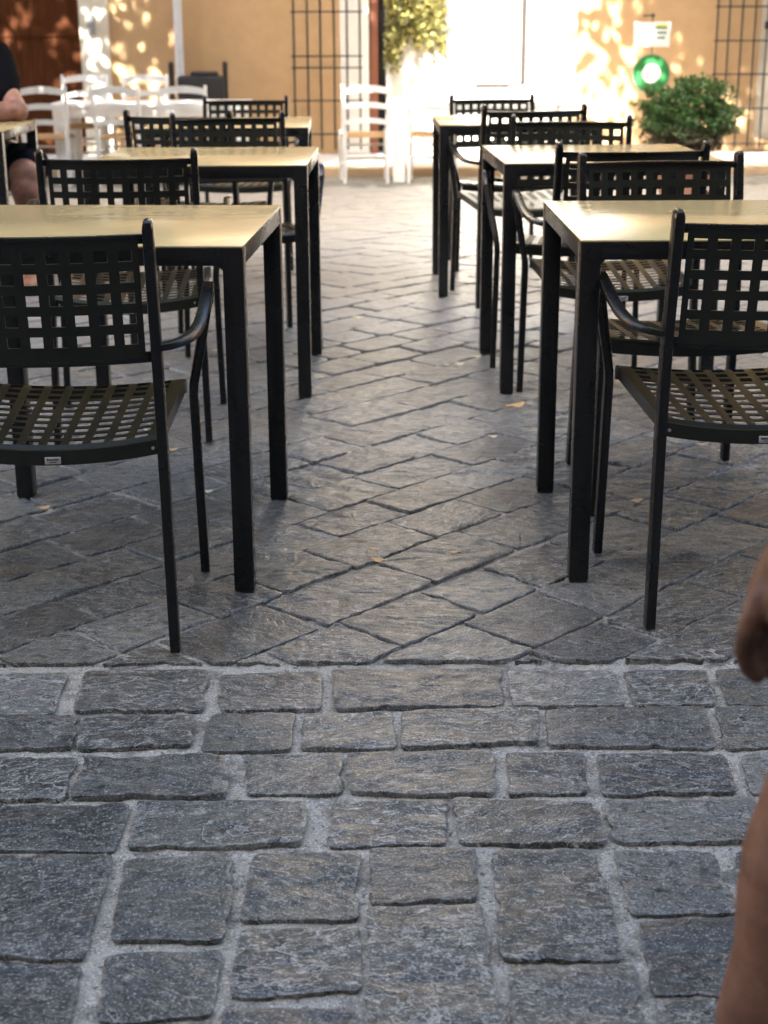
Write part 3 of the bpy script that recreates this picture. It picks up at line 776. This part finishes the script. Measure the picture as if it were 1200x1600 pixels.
# eaves, roof
m = MB()
m.add([(-30.4, YW-.6, HT-.05), (30.4, YW-.6, HT-.05), (30.4, YW+6, HT+2.0), (-30.4, YW+6, HT+2.0), (-30.4, YW-.6, HT-.13), (30.4, YW-.6, HT-.13), (30.4, YW+6, HT+1.9), (-30.4, YW+6, HT+1.9)], [(0,1,2,3),(7,6,5,4),(0,4,5,1),(1,5,6,2),(2,6,7,3),(3,7,4,0)])
hpart(m, 'roof', M_TILE)
def grille(vx, hz_, z0, z1, name='window_grille', yy=YW-.10, r=.010):
    m = MB()
    for px in vx: x = wx(px); m.tube([(x, yy, z0), (x, yy, z1)], r, 8)
    for py in hz_: z = wz(py); m.box((wx(vx[0])-.03, yy-.016, z-.008), (wx(vx[-1])+.03, yy-.0105, z+.008))
    for px in (vx[0], vx[-1]):
        for z in (z0+.1, z1-.1): x = wx(px); m.tube([(x, yy, z), (x, YW+.02, z)], .009, 6)
    return hpart(m, name, M_IRON, True)
grille([461, 482, 502, 523, 543, 563], [18, 87, 105, 156, 208], wz(232), 2.4)
grille([1113, 1131, 1151, 1171, 1190, 1209, 1229, 1249], [13, 66, 118, 171, 226], wz(232), 2.4)
m = MB(); m.box((xw0, YW+.14, wz(222)), (xw1, YW+.18, 2.6)); m.box((xw0+.02, YW+.10, wz(222)), (xw0+.08, YW+.139, 2.6)); hpart(m, 'window', M_CREAM)
m = MB(); m.box((wx(1187), YW-.085, wz(48)), (wx(1195), YW-.06, wz(36)), .004); hpart(m, 'grille_lock', M_IRON)

# low iron bicycle rack against the wall
m = MB(); yb = YW-.42; zr = -.235
for px in (268, 352): x = P(px, 120, Y=yb).x; m.sweep([(x, yb, zr), (x, yb, P(600, 101, Y=yb).z)], (1,0,0), (.05, .05)); m.ball((x, yb, P(600, 99, Y=yb).z), .03)
xa, xb_ = P(268, 0, Y=yb).x, P(352, 0, Y=yb).x
m.box((xa+.03, yb-.10, zr+.12), (xb_-.03, yb+.12, P(600, 117, Y=yb).z), .03); m.box((xa+.16, yb-.06, P(600, 117, Y=yb).z-.01), (xb_-.10, yb+.08, P(600, 110, Y=yb).z), .03)
tag(m.build('iron_trough', M_IRON), 'low black iron trough with two knobbed posts at the foot of the downpipe', 'planter')

# signs on a bracket
ys = YW-.55; sx0, sx1 = P(991, 50, Y=ys).x, P(1047, 50, Y=ys).x; sz0, sz1 = P(1020, 73, Y=ys).z, P(1020, 34, Y=ys).z
xm = P(1019, 50, Y=ys).x
m = MB(); m.tube([(xm, ys, sz1+.06), (xm, YW, sz1+.06)], .012, 8); m.tube([(xm, ys, sz1+.06), (xm, ys, sz1)], .008, 8); m.ball((xm, ys, sz1+.06), .022)
tag(m.build('sign_bracket', M_IRON), 'black iron bracket sticking out of the wall above the two signs', 'bracket')
sg = empty('hanging_sign', (xm, ys, sz0)); tag(sg, 'white rectangular sign with green and yellow print hanging above the round sign', 'sign')
def loc(mb, o):
    mb.v = [v-Vector(o.location) for v in mb.v]; return mb
m = MB(); m.box((sx0, ys-.012, sz0), (sx1, ys+.012, sz1), .003); loc(m, sg).build('board', M_WHITE, sg)
M_GREENP = m_simple('green_print', (.015, .17, .035), .6); M_YELP = m_simple('yellow_print_sign', (.75, .68, .15), .6)
m = MB(); rr = random.Random(5)
for k, (a, b) in enumerate(((.58, .92), (.60, .90), (.56, .86))):
    z = sz0+(sz1-sz0)*(.72-.2*k); m.box((sx0+(sx1-sx0)*a, ys-.0145, z), (sx0+(sx1-sx0)*b, ys-.0125, z+.02))
loc(m, sg).build('lettering', M_GREENP, sg)
m = MB(); m.box((sx0+(sx1-sx0)*.62, ys-.0145, sz1-.05), (sx0+(sx1-sx0)*.95, ys-.0125, sz1-.025)); loc(m, sg).build('yellow_stripe', M_YELP, sg)
rc = P(1017, 115, Y=ys); rad = P(1045.5, 115, Y=ys).x-rc.x
sg = empty('round_sign', (rc.x, ys, rc.z)); tag(sg, 'round green ringed sign with a white centre below the white sign', 'sign')
def disc(m, r0, r1, y0, y1, n=40):
    vs = []; fs = []
    for k in range(n):
        a = 2*math.pi*k/n; c, s = math.cos(a), math.sin(a)
        vs += [(r0*c, y0, r0*s), (r1*c, y0, r1*s), (r1*c, y1, r1*s), (r0*c, y1, r0*s)]
    for k in range(n):
        b = 4*k; e = 4*((k+1) % n)
        for j in range(4): fs.append((b+j, b+(j+1) % 4, e+(j+1) % 4, e+j))
    m.add(vs, fs)
m = MB(); disc(m, rad*.50, rad*.985, -.02, .0); m.build('green_ring', M_GREENP, sg)
m = MB(); disc(m, .001, rad*.50-.001, -.016, .0); m.build('white_centre', M_WHITE, sg)
m = MB(); disc(m, rad*.99, rad*1.03, -.024, .004); m.build('rim', m_simple('sign_rim', (.2, .22, .2), .4), sg)
m = MB()
for k in range(3): m.box((-rad*.35, -.0185, rad*(.18-.2*k)), (rad*.35, -.0163, rad*(.26-.2*k)))
m.build('lettering', m_simple('pink_print', (.62, .38, .36), .6), sg)
m = MB(); m.tube([(0, -.01, rad), (0, -.01, sz0-rc.z)], .006, 6); m.build('hanger', M_IRON, sg)

# ------------------------------------------------------------------ foliage
def leaf_cloud(name, pts, size, mat, parent, nrm_rand=1.0, rid=None, long=1.5):
    n = len(pts); pts = np.array(pts); th = np.random.uniform(0, 2*np.pi, n); ph = np.arccos(np.random.uniform(-1, 1, n))
    a = np.stack([np.cos(th)*np.sin(ph), np.sin(th)*np.sin(ph), np.cos(ph)], 1)
    r2 = np.random.normal(size=(n, 3)); b = np.cross(a, r2); b /= np.linalg.norm(b, axis=1)[:, None]
    sz = size*np.random.uniform(.6, 1.3, n)[:, None]; c = np.cross(a, b)
    V = np.stack([pts-a*sz*long/2, pts+b*sz*.42+c*sz*.08, pts+a*sz*long/2, pts-b*sz*.42+c*sz*.08], 1).reshape(-1, 3)
    F = np.arange(4*n).reshape(n, 4)
    me_o = mk_np(name, V, F, mat, False); me_o.parent = parent
    at = me_o.data.attributes.new('rid', 'FLOAT', 'POINT'); rid = np.random.random(n) if rid is None else rid
    k = len(me_o.data.vertices); at.data.foreach_set('value', np.repeat(rid, 4).astype(np.float32)[:k]); return me_o
# bush in a pot on the right
yb = 10.6; bc = P(1072, 190, Y=yb)
bush = empty('potted_bush', (bc.x, yb, gz(yb))); tag(bush, 'round green boxwood bush in a pot, twiggy and brown at its foot', 'bush')
bp = []; rd = []
hz0 = bc.z - gz(yb)
while len(bp) < 15000:
    v = np.random.normal(size=3); v /= np.linalg.norm(v); r = np.random.uniform(.45, 1.0)**.6
    x, y, z = v*r; wz_ = .355*(1-.30*max(0, -z)); bump_ = 1+.16*math.sin(9*x+3)*math.cos(8*y+1)+.12*math.sin(14*z+5*x)
    q = np.array([x*wz_*bump_, y*.33*bump_, z*.25*bump_+hz0])
    if fbm(np.array([q[0]*9+40]), np.array([q[2]*9+q[1]*7]), 2, 5)[0] < -.32 and r > .75: continue
    bp.append(q); top = z+.25*np.random.normal()*.5
    rd.append(np.random.uniform(.25, 1.0) if top > -.22 else np.random.uniform(0, .24))
for k in range(46):      # shoots
    a = np.random.uniform(0, 2*np.pi); rr_ = np.random.uniform(0, .30); x0 = math.cos(a)*rr_; y0 = math.sin(a)*rr_*.9
    z0 = hz0+.235*math.sqrt(max(0, 1-(rr_/.36)**2)); L = np.random.uniform(.03, .09)
    for t in np.linspace(0, 1, 22): bp.append(np.array([x0*(1+.1*t), y0, z0+L*t])+np.random.normal(size=3)*.008); rd.append(np.random.uniform(.4, 1))
leaf_cloud('leaves', bp, .019, M_LEAF_BUSH, bush, rid=np.array(rd))
m = MB()
for k in range(60):
    a = random.uniform(0, 6.28); r1 = random.uniform(.05, .30); m.tube([(math.cos(a)*.03, math.sin(a)*.03, .34), (math.cos(a)*r1*.6, math.sin(a)*r1*.6, hz0-.12), (math.cos(a)*r1, math.sin(a)*r1, hz0+random.uniform(-.12, .1))], [.006, .004, .002], 5)
m.build('stems', M_BARK, bush)
m = MB(); m.lathe((0, 0, 0), [(.0, .001), (.13, .001), (.19, .30), (.205, .30), (.205, .345), (.18, .345), (.175, .31), (.0, .31)], 28); m.build('pot', M_TERRA, bush)

# sunlit climber hanging over the door
vn = empty('climbing_plant', (wx(648), YW-.3, 2.2)); tag(vn, 'yellow green climbing plant hanging in the sun above the doorway', 'plant')
vp = []
for k in range(5200):
    u = random.random(); x = wx(601)+(wx(694)-wx(601))*u
    low = wz(105) if u < .28 else (wz(55) if u < .45 else wz(72)); low += .05*math.sin(u*31)+.04*random.gauss(0, 1)
    z = random.uniform(low, 2.3); vp.append((x-wx(648), random.uniform(.05, .28), z-2.2))
leaf_cloud('leaves', vp, .045, M_LEAF_VINE, vn)
m = MB()
for k in range(5):
    x = -.28+.14*k; m.tube([(x, .27, .1), (x+.03, .2, -.4), (x-.02, .22, -1.0+.1*k)], [.012, .009, .005], 6)
m.build('stems', M_BARK, vn)

# plane trees whose crowns (above the picture) filter the sun on the wall
def tree(x, y, rx, ry, z0, z1, n, lab, seed, th=None):
    rs = np.random.RandomState(seed); r = empty('plane_tree', (x, y, gz(y))); tag(r, lab, 'tree', 'plane trees on the square')
    m = MB(); m.tube([(0,0,-.1), (.05,.02,.6), (.0,.0,2.5), (.15,.1,z0-.2), (.1,.1,(z0+z1)/2)], [.30,.22,.18,.15,.06], 14); m.build('trunk', M_BARK, r)
    m = MB(); tips = []
    for k in range(26):
        a = rs.uniform(0, 6.28); q = rs.uniform(.5, .95); tx = math.cos(a)*rx*q; ty = math.sin(a)*ry*q; tz = rs.uniform(z0+.2, z1-.3)
        m.tube([(0.1, .1, z0-.8), (tx*.4, ty*.4, (z0+tz)/2), (tx, ty, tz)], [.08, .05, .02], 6); tips.append((tx, ty, tz))
    m.build('limbs', M_BARK, r)
    cl = [(rs.uniform(-1, 1)*rx, rs.uniform(-1, 1)*ry, rs.uniform(z0, z1)) for _ in range(150)]
    cl = [c for c in cl if (c[0]/rx)**6+(c[1]/ry)**6 < 1]
    for k in range(26): cl.append((-math.copysign(rx*.93, x), rs.uniform(-1, 1)*ry*.8, rs.uniform(z0, z1)))
    pts = []
    while len(pts) < n:
        c = cl[rs.randint(len(cl))]; pts.append(np.array(c)+rs.normal(size=3)*np.array([.45, .45, .30]))
    leaf_cloud('crown', pts, .15, M_LEAF_TREE, r); return r
# back-projection of the wall along the sun: x = xw - dy*tan(az) (sun to the left), z = zw + dy*tan(el)/cos(az)
tz_ = math.tan(SUN_EL)/math.cos(SUN_AZ); tx_ = math.tan(SUN_AZ)
yt = 11.0; dy = YW-yt
def back(xw): return xw - dy*tx_
xL1 = back(wx(562)); xR0 = back(wx(985))
zc = dy*tz_
tree((xL1-4.6), yt, 4.4, 2.2, zc-1.6, zc+6.6, 36000, 'tall plane tree left of the tables, its crown above the picture', 11)
tree((xR0+4.4), yt, 4.2, 2.2, zc-.8, zc+6.6, 26000, 'tall plane tree right of the tables, its crown above the picture', 12)

# tall house behind the camera that keeps the near half of the square in shade
HB = -.33 + (15.55+7.5)*tz_
bh = tag(empty('tall_house', (0, -7.5, 0)), 'tall plain house behind the camera that shades the square', 'house')
m = MB(); m.box((-45, -8, -.3), (45, 0, HB)); m.build('wall', m_plaster('grey_plaster', (.13, .12, .10), (.10, .09, .08)), bh, False)
m = MB()
for fl in range(4):
    for k in range(-8, 9): m.box((k*4-.6, .002, 1.2+fl*3.6), (k*4+.6, .02, 3.1+fl*3.6))
m.build('shutters', m_simple('shutter_green', (.03, .06, .04), .6), bh, False)

# ------------------------------------------------------------------ people (tapered limbs fused into one surface)
def fused(name, chains, balls, mat, parent, vox=.006, smooth=6):
    m = MB()
    for ch in chains:
        pts = [Vector(p[:3]) for p in ch]; rad = [p[3] for p in ch]
        # resample each chain as closely spaced balls and tubes
        m.tube(pts, rad, 32)
        for p, r in zip(pts, rad): m.ball(p, r*1.0, n=14)
    for b in balls: m.ball(b[:3], 1, *b[3:6], n=14)
    o = m.build(name, mat, parent, True, None)
    md = o.modifiers.new('fuse', 'REMESH'); md.mode = 'VOXEL'; md.voxel_size = vox; md.use_smooth_shade = True
    md = o.modifiers.new('soften', 'SMOOTH'); md.factor = .5; md.iterations = smooth
    return o
# seated person at the left edge, facing the camera, forearm on the table
px0 = -1.95; py0 = 7.20; g = gz(7.2)
pr = empty('person', (px0, py0, g)); tag(pr, 'seated person in black t-shirt and black shorts, forearm resting on the table', 'person')
kn = P(33, 268, Y=6.80)-Vector((px0, py0, g)); kn.z -= .01
el = P(29, 178, Y=6.98)-Vector((px0, py0, g)); el.z = max(el.z, .77)
hipz = .52
body_ch = [
 [(0,.05,hipz,.15), (0,.04,.70,.145), (0,.0,.88,.16), (0,-.01,1.0,.14), (0,-.02,1.07,.07), (0,-.03,1.12,.055), (0,-.045,1.18,.06)],
 [(-.19,-.01,1.02,.065), (.19,-.01,1.02,.065)],
 [(.20,-.02,1.0,.062), (.245,-.11,.88,.056), (el.x,el.y,el.z+.012,.046), (el.x-.06,el.y-.03,el.z+.012,.045), (.02,-.50,.785,.038), (-.06,-.52,.775,.027)],
 [(-.20,-.02,1.0,.062), (-.25,-.2,.88,.056), (-.27,-.36,.80,.045), (-.12,-.50,.79,.036), (-.04,-.54,.775,.027)],
 [(.09,.03,hipz,.10), (kn.x-.035,kn.y+.26,.54,.085), (kn.x,kn.y+.05,.52,.066), (kn.x,kn.y+.03,.47,.062), (kn.x+.005,kn.y+.10,.36,.056), (kn.x,kn.y+.10,.2,.045), (kn.x,kn.y+.09,.09,.038), (kn.x+.01,kn.y-.04,.045,.038), (kn.x+.01,kn.y-.10,.04,.03)],
 [(-.09,.03,hipz,.10), (-.14,-.25,.54,.085), (-.17,-.48,.53,.066), (-.17,-.50,.48,.06), (-.17,-.44,.36,.056), (-.17,-.44,.2,.045), (-.17,-.45,.09,.038), (-.17,-.57,.045,.038)],
]
for s, hx_ in ((1, -.06), (-1, -.04)):
    for k in range(4):
        a = hx_ - .05*s*0 - .02; body_ch.append([(hx_, -.52, .775, .02), (hx_-.05*s, -.53+.018*k, .772, .010), (hx_-.085*s, -.535+.018*k, .766, .008)])
balls = [(0,-.05,1.29,.078,.095,.112), (0,-.13,1.27,.014,.025,.018), (.078,-.04,1.28,.012,.02,.032), (-.078,-.04,1.28,.012,.02,.032), (0,-.10,1.21,.05,.045,.04)]
body = fused('body', body_ch, balls, M_SKIN2, pr, .009, 4)
for s in (-1, 1): m = MB(); m.ball((s*.03, -.137, 1.305), .012); m.build('eye', M_WHITE, body)
m = MB(); m.ball((0, -.135, 1.235), 1, .024, .012, .007); m.build('lips', m_simple('lips', (.35, .14, .11), .5), body)
m = MB(); m.ball((0, -.025, 1.325), 1, .088, .10, .098); m.build('hair', M_HAIR, pr)
fused('t_shirt', [[(0,.05,hipz+.0,.165), (0,.04,.70,.162), (0,.0,.88,.176), (0,-.01,1.0,.155), (0,-.015,1.05,.085)], [(-.19,-.01,1.015,.08), (.19,-.01,1.015,.08)],
   [(.20,-.02,1.0,.08), (.24,-.09,.91,.074), (.252,-.14,.85,.070)], [(-.20,-.02,1.0,.08), (-.25,-.18,.89,.072)]], [], M_BLACKCLOTH, pr, .010, 4)
fused('shorts', [[(0,.05,hipz,.17), (0,.05,.60,.165)], [(.09,.03,hipz,.12), (kn.x-.035,kn.y+.28,.545,.102), (kn.x-.02,kn.y+.15,.54,.088)], [(-.09,.03,hipz,.12), (-.14,-.25,.545,.102), (-.165,-.40,.54,.090)]], [], M_BLUECLOTH, pr, .010, 4)

# standing person at the right edge, close to the camera
YS = 1.12; O2 = Vector((.60, 1.22, 0))
ps = empty('person', O2); tag(ps, 'standing person close to the camera at the right edge, bare leg and hanging hand', 'person')
def L2(px, py, Y=YS): return P(px, py, Y=Y)-O2
wr = L2(1248, 800); k0 = L2(1222, 905)
fing = []
def H(px, py, dy=0, r=.01): v = L2(px, py, YS+dy); return (v.x, v.y, v.z, r)
hand_ch = [[H(1330,650,.03,.036), H(1290,760,.0,.029), H(1262,840,0,.027), H(1240,890,.005,.026), H(1225,930,.01,.024)],
           [H(1262,850,.02,.022), H(1245,930,.03,.021)], [H(1245,850,-.02,.020), H(1206,925,-.012,.020)]]
for k, (dy, r) in enumerate(((-.024, .0082), (-.008, .0086), (.009, .0086), (.025, .0076))):
    x = 1184+30*k; y = (6, 0, 4, 12)[k]
    hand_ch.append([H(x+8, 925+y, dy, r+.004), H(x-6, 955+y, dy-.004, r+.0016), H(x-18, 985+y, dy-.003, r+.0004), H(x-21, 1015+y+k*4, dy+.004, r), H(x-15, 1036+y+k*5, dy+.010, r-.0004), H(x-2, 1050+y+k*5, dy+.018, r-.0012)])
hand_ch.append([H(1250,850,-.02,.016), H(1226,890,-.040,.0135), H(1222,940,-.046,.0122), H(1228,985,-.044,.0112), H(1238,1012,-.040,.009)])
hx, hy = 0.0, 0.02
sh = (-.19, .02, 1.42)
elb = (-.235, .03, 1.10)
body2 = hand_ch + [
 [(sh[0], sh[1], sh[2], .058), (-.215, .03, 1.26, .050), (*elb, .043), (hand_ch[0][0][0], hand_ch[0][0][1], hand_ch[0][0][2], .034)],
 [(0,.02,.95,.15), (0,.02,1.15,.135), (0,.02,1.33,.15), (0,.02,1.43,.11), (0,.02,1.50,.055), (0,.01,1.56,.055)],
 [(-.19,.02,1.43,.06), (.19,.02,1.43,.06)],
 [(.20,.02,1.42,.058), (.235,.03,1.25,.05), (.24,.03,1.10,.043), (.24,-.03,.86,.028), (.235,-.05,.78,.03), (.23,-.06,.70,.014)],
 [(.09,.02,.92,.10), (.10,.02,.70,.082), (.10,.02,.50,.06), (.10,.05,.36,.058), (.10,.05,.2,.044), (.10,.05,.09,.038), (.10,-.02,.045,.04), (.10,-.12,.035,.03)],
]
kx = L2(1252, 1405); ax = L2(1222, 1640)
d = (ax-kx).normalized()
foot = kx + d*.42
tA = L2(1330, 1235); tB = L2(1262, 1350)
body2.append([(-.09,.02,.92,.10), (tA.x+.03, .0, tA.z+.13, .080), (tA.x, tA.y, tA.z, .068), (tB.x, tB.y, tB.z, .056), (kx.x, kx.y, kx.z, .0545), (kx.x+d.x*.06, kx.y+.01, kx.z+d.z*.06, .049), (kx.x+d.x*.14, kx.y+.02, kx.z+d.z*.14, .055), (kx.x+d.x*.24, kx.y+.02, kx.z+d.z*.24, .045), (foot.x, foot.y+.02, .09, .037), (foot.x, foot.y-.04, .045, .038), (foot.x, foot.y-.13, .035, .03)])
balls2 = [(0,.0,1.66,.078,.098,.118), (0,-.10,1.645,.013,.022,.018), (.08,.01,1.66,.012,.02,.032), (-.08,.01,1.66,.012,.02,.032), (0,-.05,1.58,.05,.045,.04)]
b2 = fused('body', body2, balls2, M_SKIN, ps, .0032, 3)
for s in (-1, 1): m = MB(); m.ball((s*.03, -.088, 1.68), .012); m.build('eye', M_WHITE, b2)
m = MB(); m.ball((0, -.09, 1.61), 1, .024, .012, .007); m.build('lips', m_simple('lips_dark', (.3, .12, .1), .5), b2)
m = MB(); m.ball((0, .025, 1.695), 1, .088, .102, .10); m.build('hair', M_HAIR, ps)
fused('t_shirt', [[(0,.02,.90,.165), (0,.02,1.15,.155), (0,.02,1.33,.165), (0,.02,1.42,.125)], [(-.19,.02,1.42,.075), (.19,.02,1.42,.075)], [(-.195,.02,1.41,.075), (-.215,.03,1.24,.070)], [(.2,.02,1.41,.075), (.232,.03,1.24,.07)]], [], M_BLUECLOTH, ps, .010, 4)
fused('shorts', [[(0,.02,.90,.168), (0,.02,.97,.165)], [(-.09,.02,.90,.12), (-.105,.0,.72,.105)], [(.09,.02,.90,.12), (.10,.02,.62,.10)]], [], m_simple('khaki_cotton', (.20, .17, .12), .9), ps, .010, 4)
for (fx, fy) in ((foot.x, foot.y-.06), (.10, -.03)):
    m = MB(); m.ball((fx, fy, .045), 1, .048, .135, .045); m.build('shoe', M_SHOE, ps)

# ------------------------------------------------------------------ fallen leaves and crumbs
def fallen(px, py, size, rz, mat, lab, curl=.16, slim=.42):
    p = P(px, py, Z=.004); m = MB(); n = 9; vs = []; fs = []
    for i in range(n):
        t = i/(n-1); wdt = slim*size*math.sin(math.pi*min(1, t*.93+.03))**.8*(1+.15*math.sin(i*2.3)); x = (t-.5)*size
        zc = curl*size*(abs(t-.5)*1.2)**2
        vs += [(x, -wdt/2, zc+.10*size*(.5+.5*math.sin(i))), (x, 0, zc), (x, wdt/2, zc+.12*size)]
    for i in range(n-1):
        for j in range(2): a = i*3+j; fs.append((a, a+3, a+4, a+1))
    m.add(vs, fs); m.sweep([(-size*.5, 0, curl*size*.36), (-size*.66, .002, curl*size*.3)], (0,0,1), (.0012, .0012))
    o = mk('fallen_leaf', m.v, m.f, mat, None, True); md = o.modifiers.new('th', 'SOLIDIFY'); md.thickness = .0006
    o.location = (p.x, p.y, gz(p.y)+.013); o.rotation_euler = (random.uniform(-.1, .1), random.uniform(-.1, .1), R(rz)); tag(o, lab, 'leaf', 'dry leaves fallen on the paving'); return o
LV = [(590, 882, .034, -12, 0, 'orange dry leaf in the middle of the aisle, nearest to the camera'), (582, 864, .017, 20, 0, 'small orange leaf just behind the big middle leaf'),
 (806, 640, .068, 25, 0, 'largest curled brown leaf, at the foot of the second right table'), (770, 687, .024, -10, 1, 'pale oval leaf right of the middle of the aisle'), (718, 574, .034, -8, 1, 'pale leaf lying left of the second right table leg, middle of three'),
 (745, 562, .034, 12, 1, 'pale folded leaf against the second right table far leg'), (698, 574, .020, -20, 1, 'small pale leaf, leftmost of three by the second right table'), (560, 500, .042, 0, 1, 'pale yellow leaf far up the aisle left of its middle'),
 (684, 517, .020, 30, 1, 'tiny upright pale leaf far up the aisle, upper of two'), (682, 525, .018, 0, 0, 'tiny orange leaf far up the aisle, lower of two'), (69, 800, .034, 20, 0, 'tan leaf at the left beside the near left table back leg'),
 (270, 708, .030, 5, 0, 'brown leaf just right of the nearest left armchair rear leg'), (311, 664, .022, 0, 0, 'orange leaf between the left chair legs'), (324, 774, .030, 8, 1, 'pale leaf beside the front leg of the nearest left chair'),
 (336, 552, .034, 25, 1, 'pale oval leaf behind the armrest of the nearest left chair'), (709, 869, .020, 0, 0, 'tiny ochre flake on a sett left of the near right table leg'), (994, 789, .036, 18, 0, 'tan leaf between the table leg and the nearest right chair'),
 (1053, 550, .045, -8, 1, 'pale leaf glimpsed below the backrest of the nearest right chair'), (1097, 700, .030, -15, 0, 'tan leaf left of the far leg under the nearest right chair'), (1128, 710, .030, 10, 1, 'pale leaf at the far leg under the nearest right chair'),
 (406, 427, .040, 0, 1, 'pale leaf beyond the near left table, between its two legs'), (546, 712, .014, 0, 1, 'tiny whitish leaf scrap at the left of the aisle middle')]
for (px, py, s, rz, k, lab) in LV: fallen(px, py, s, rz, (M_DRYLEAF, M_DRYLEAF2)[k], lab)
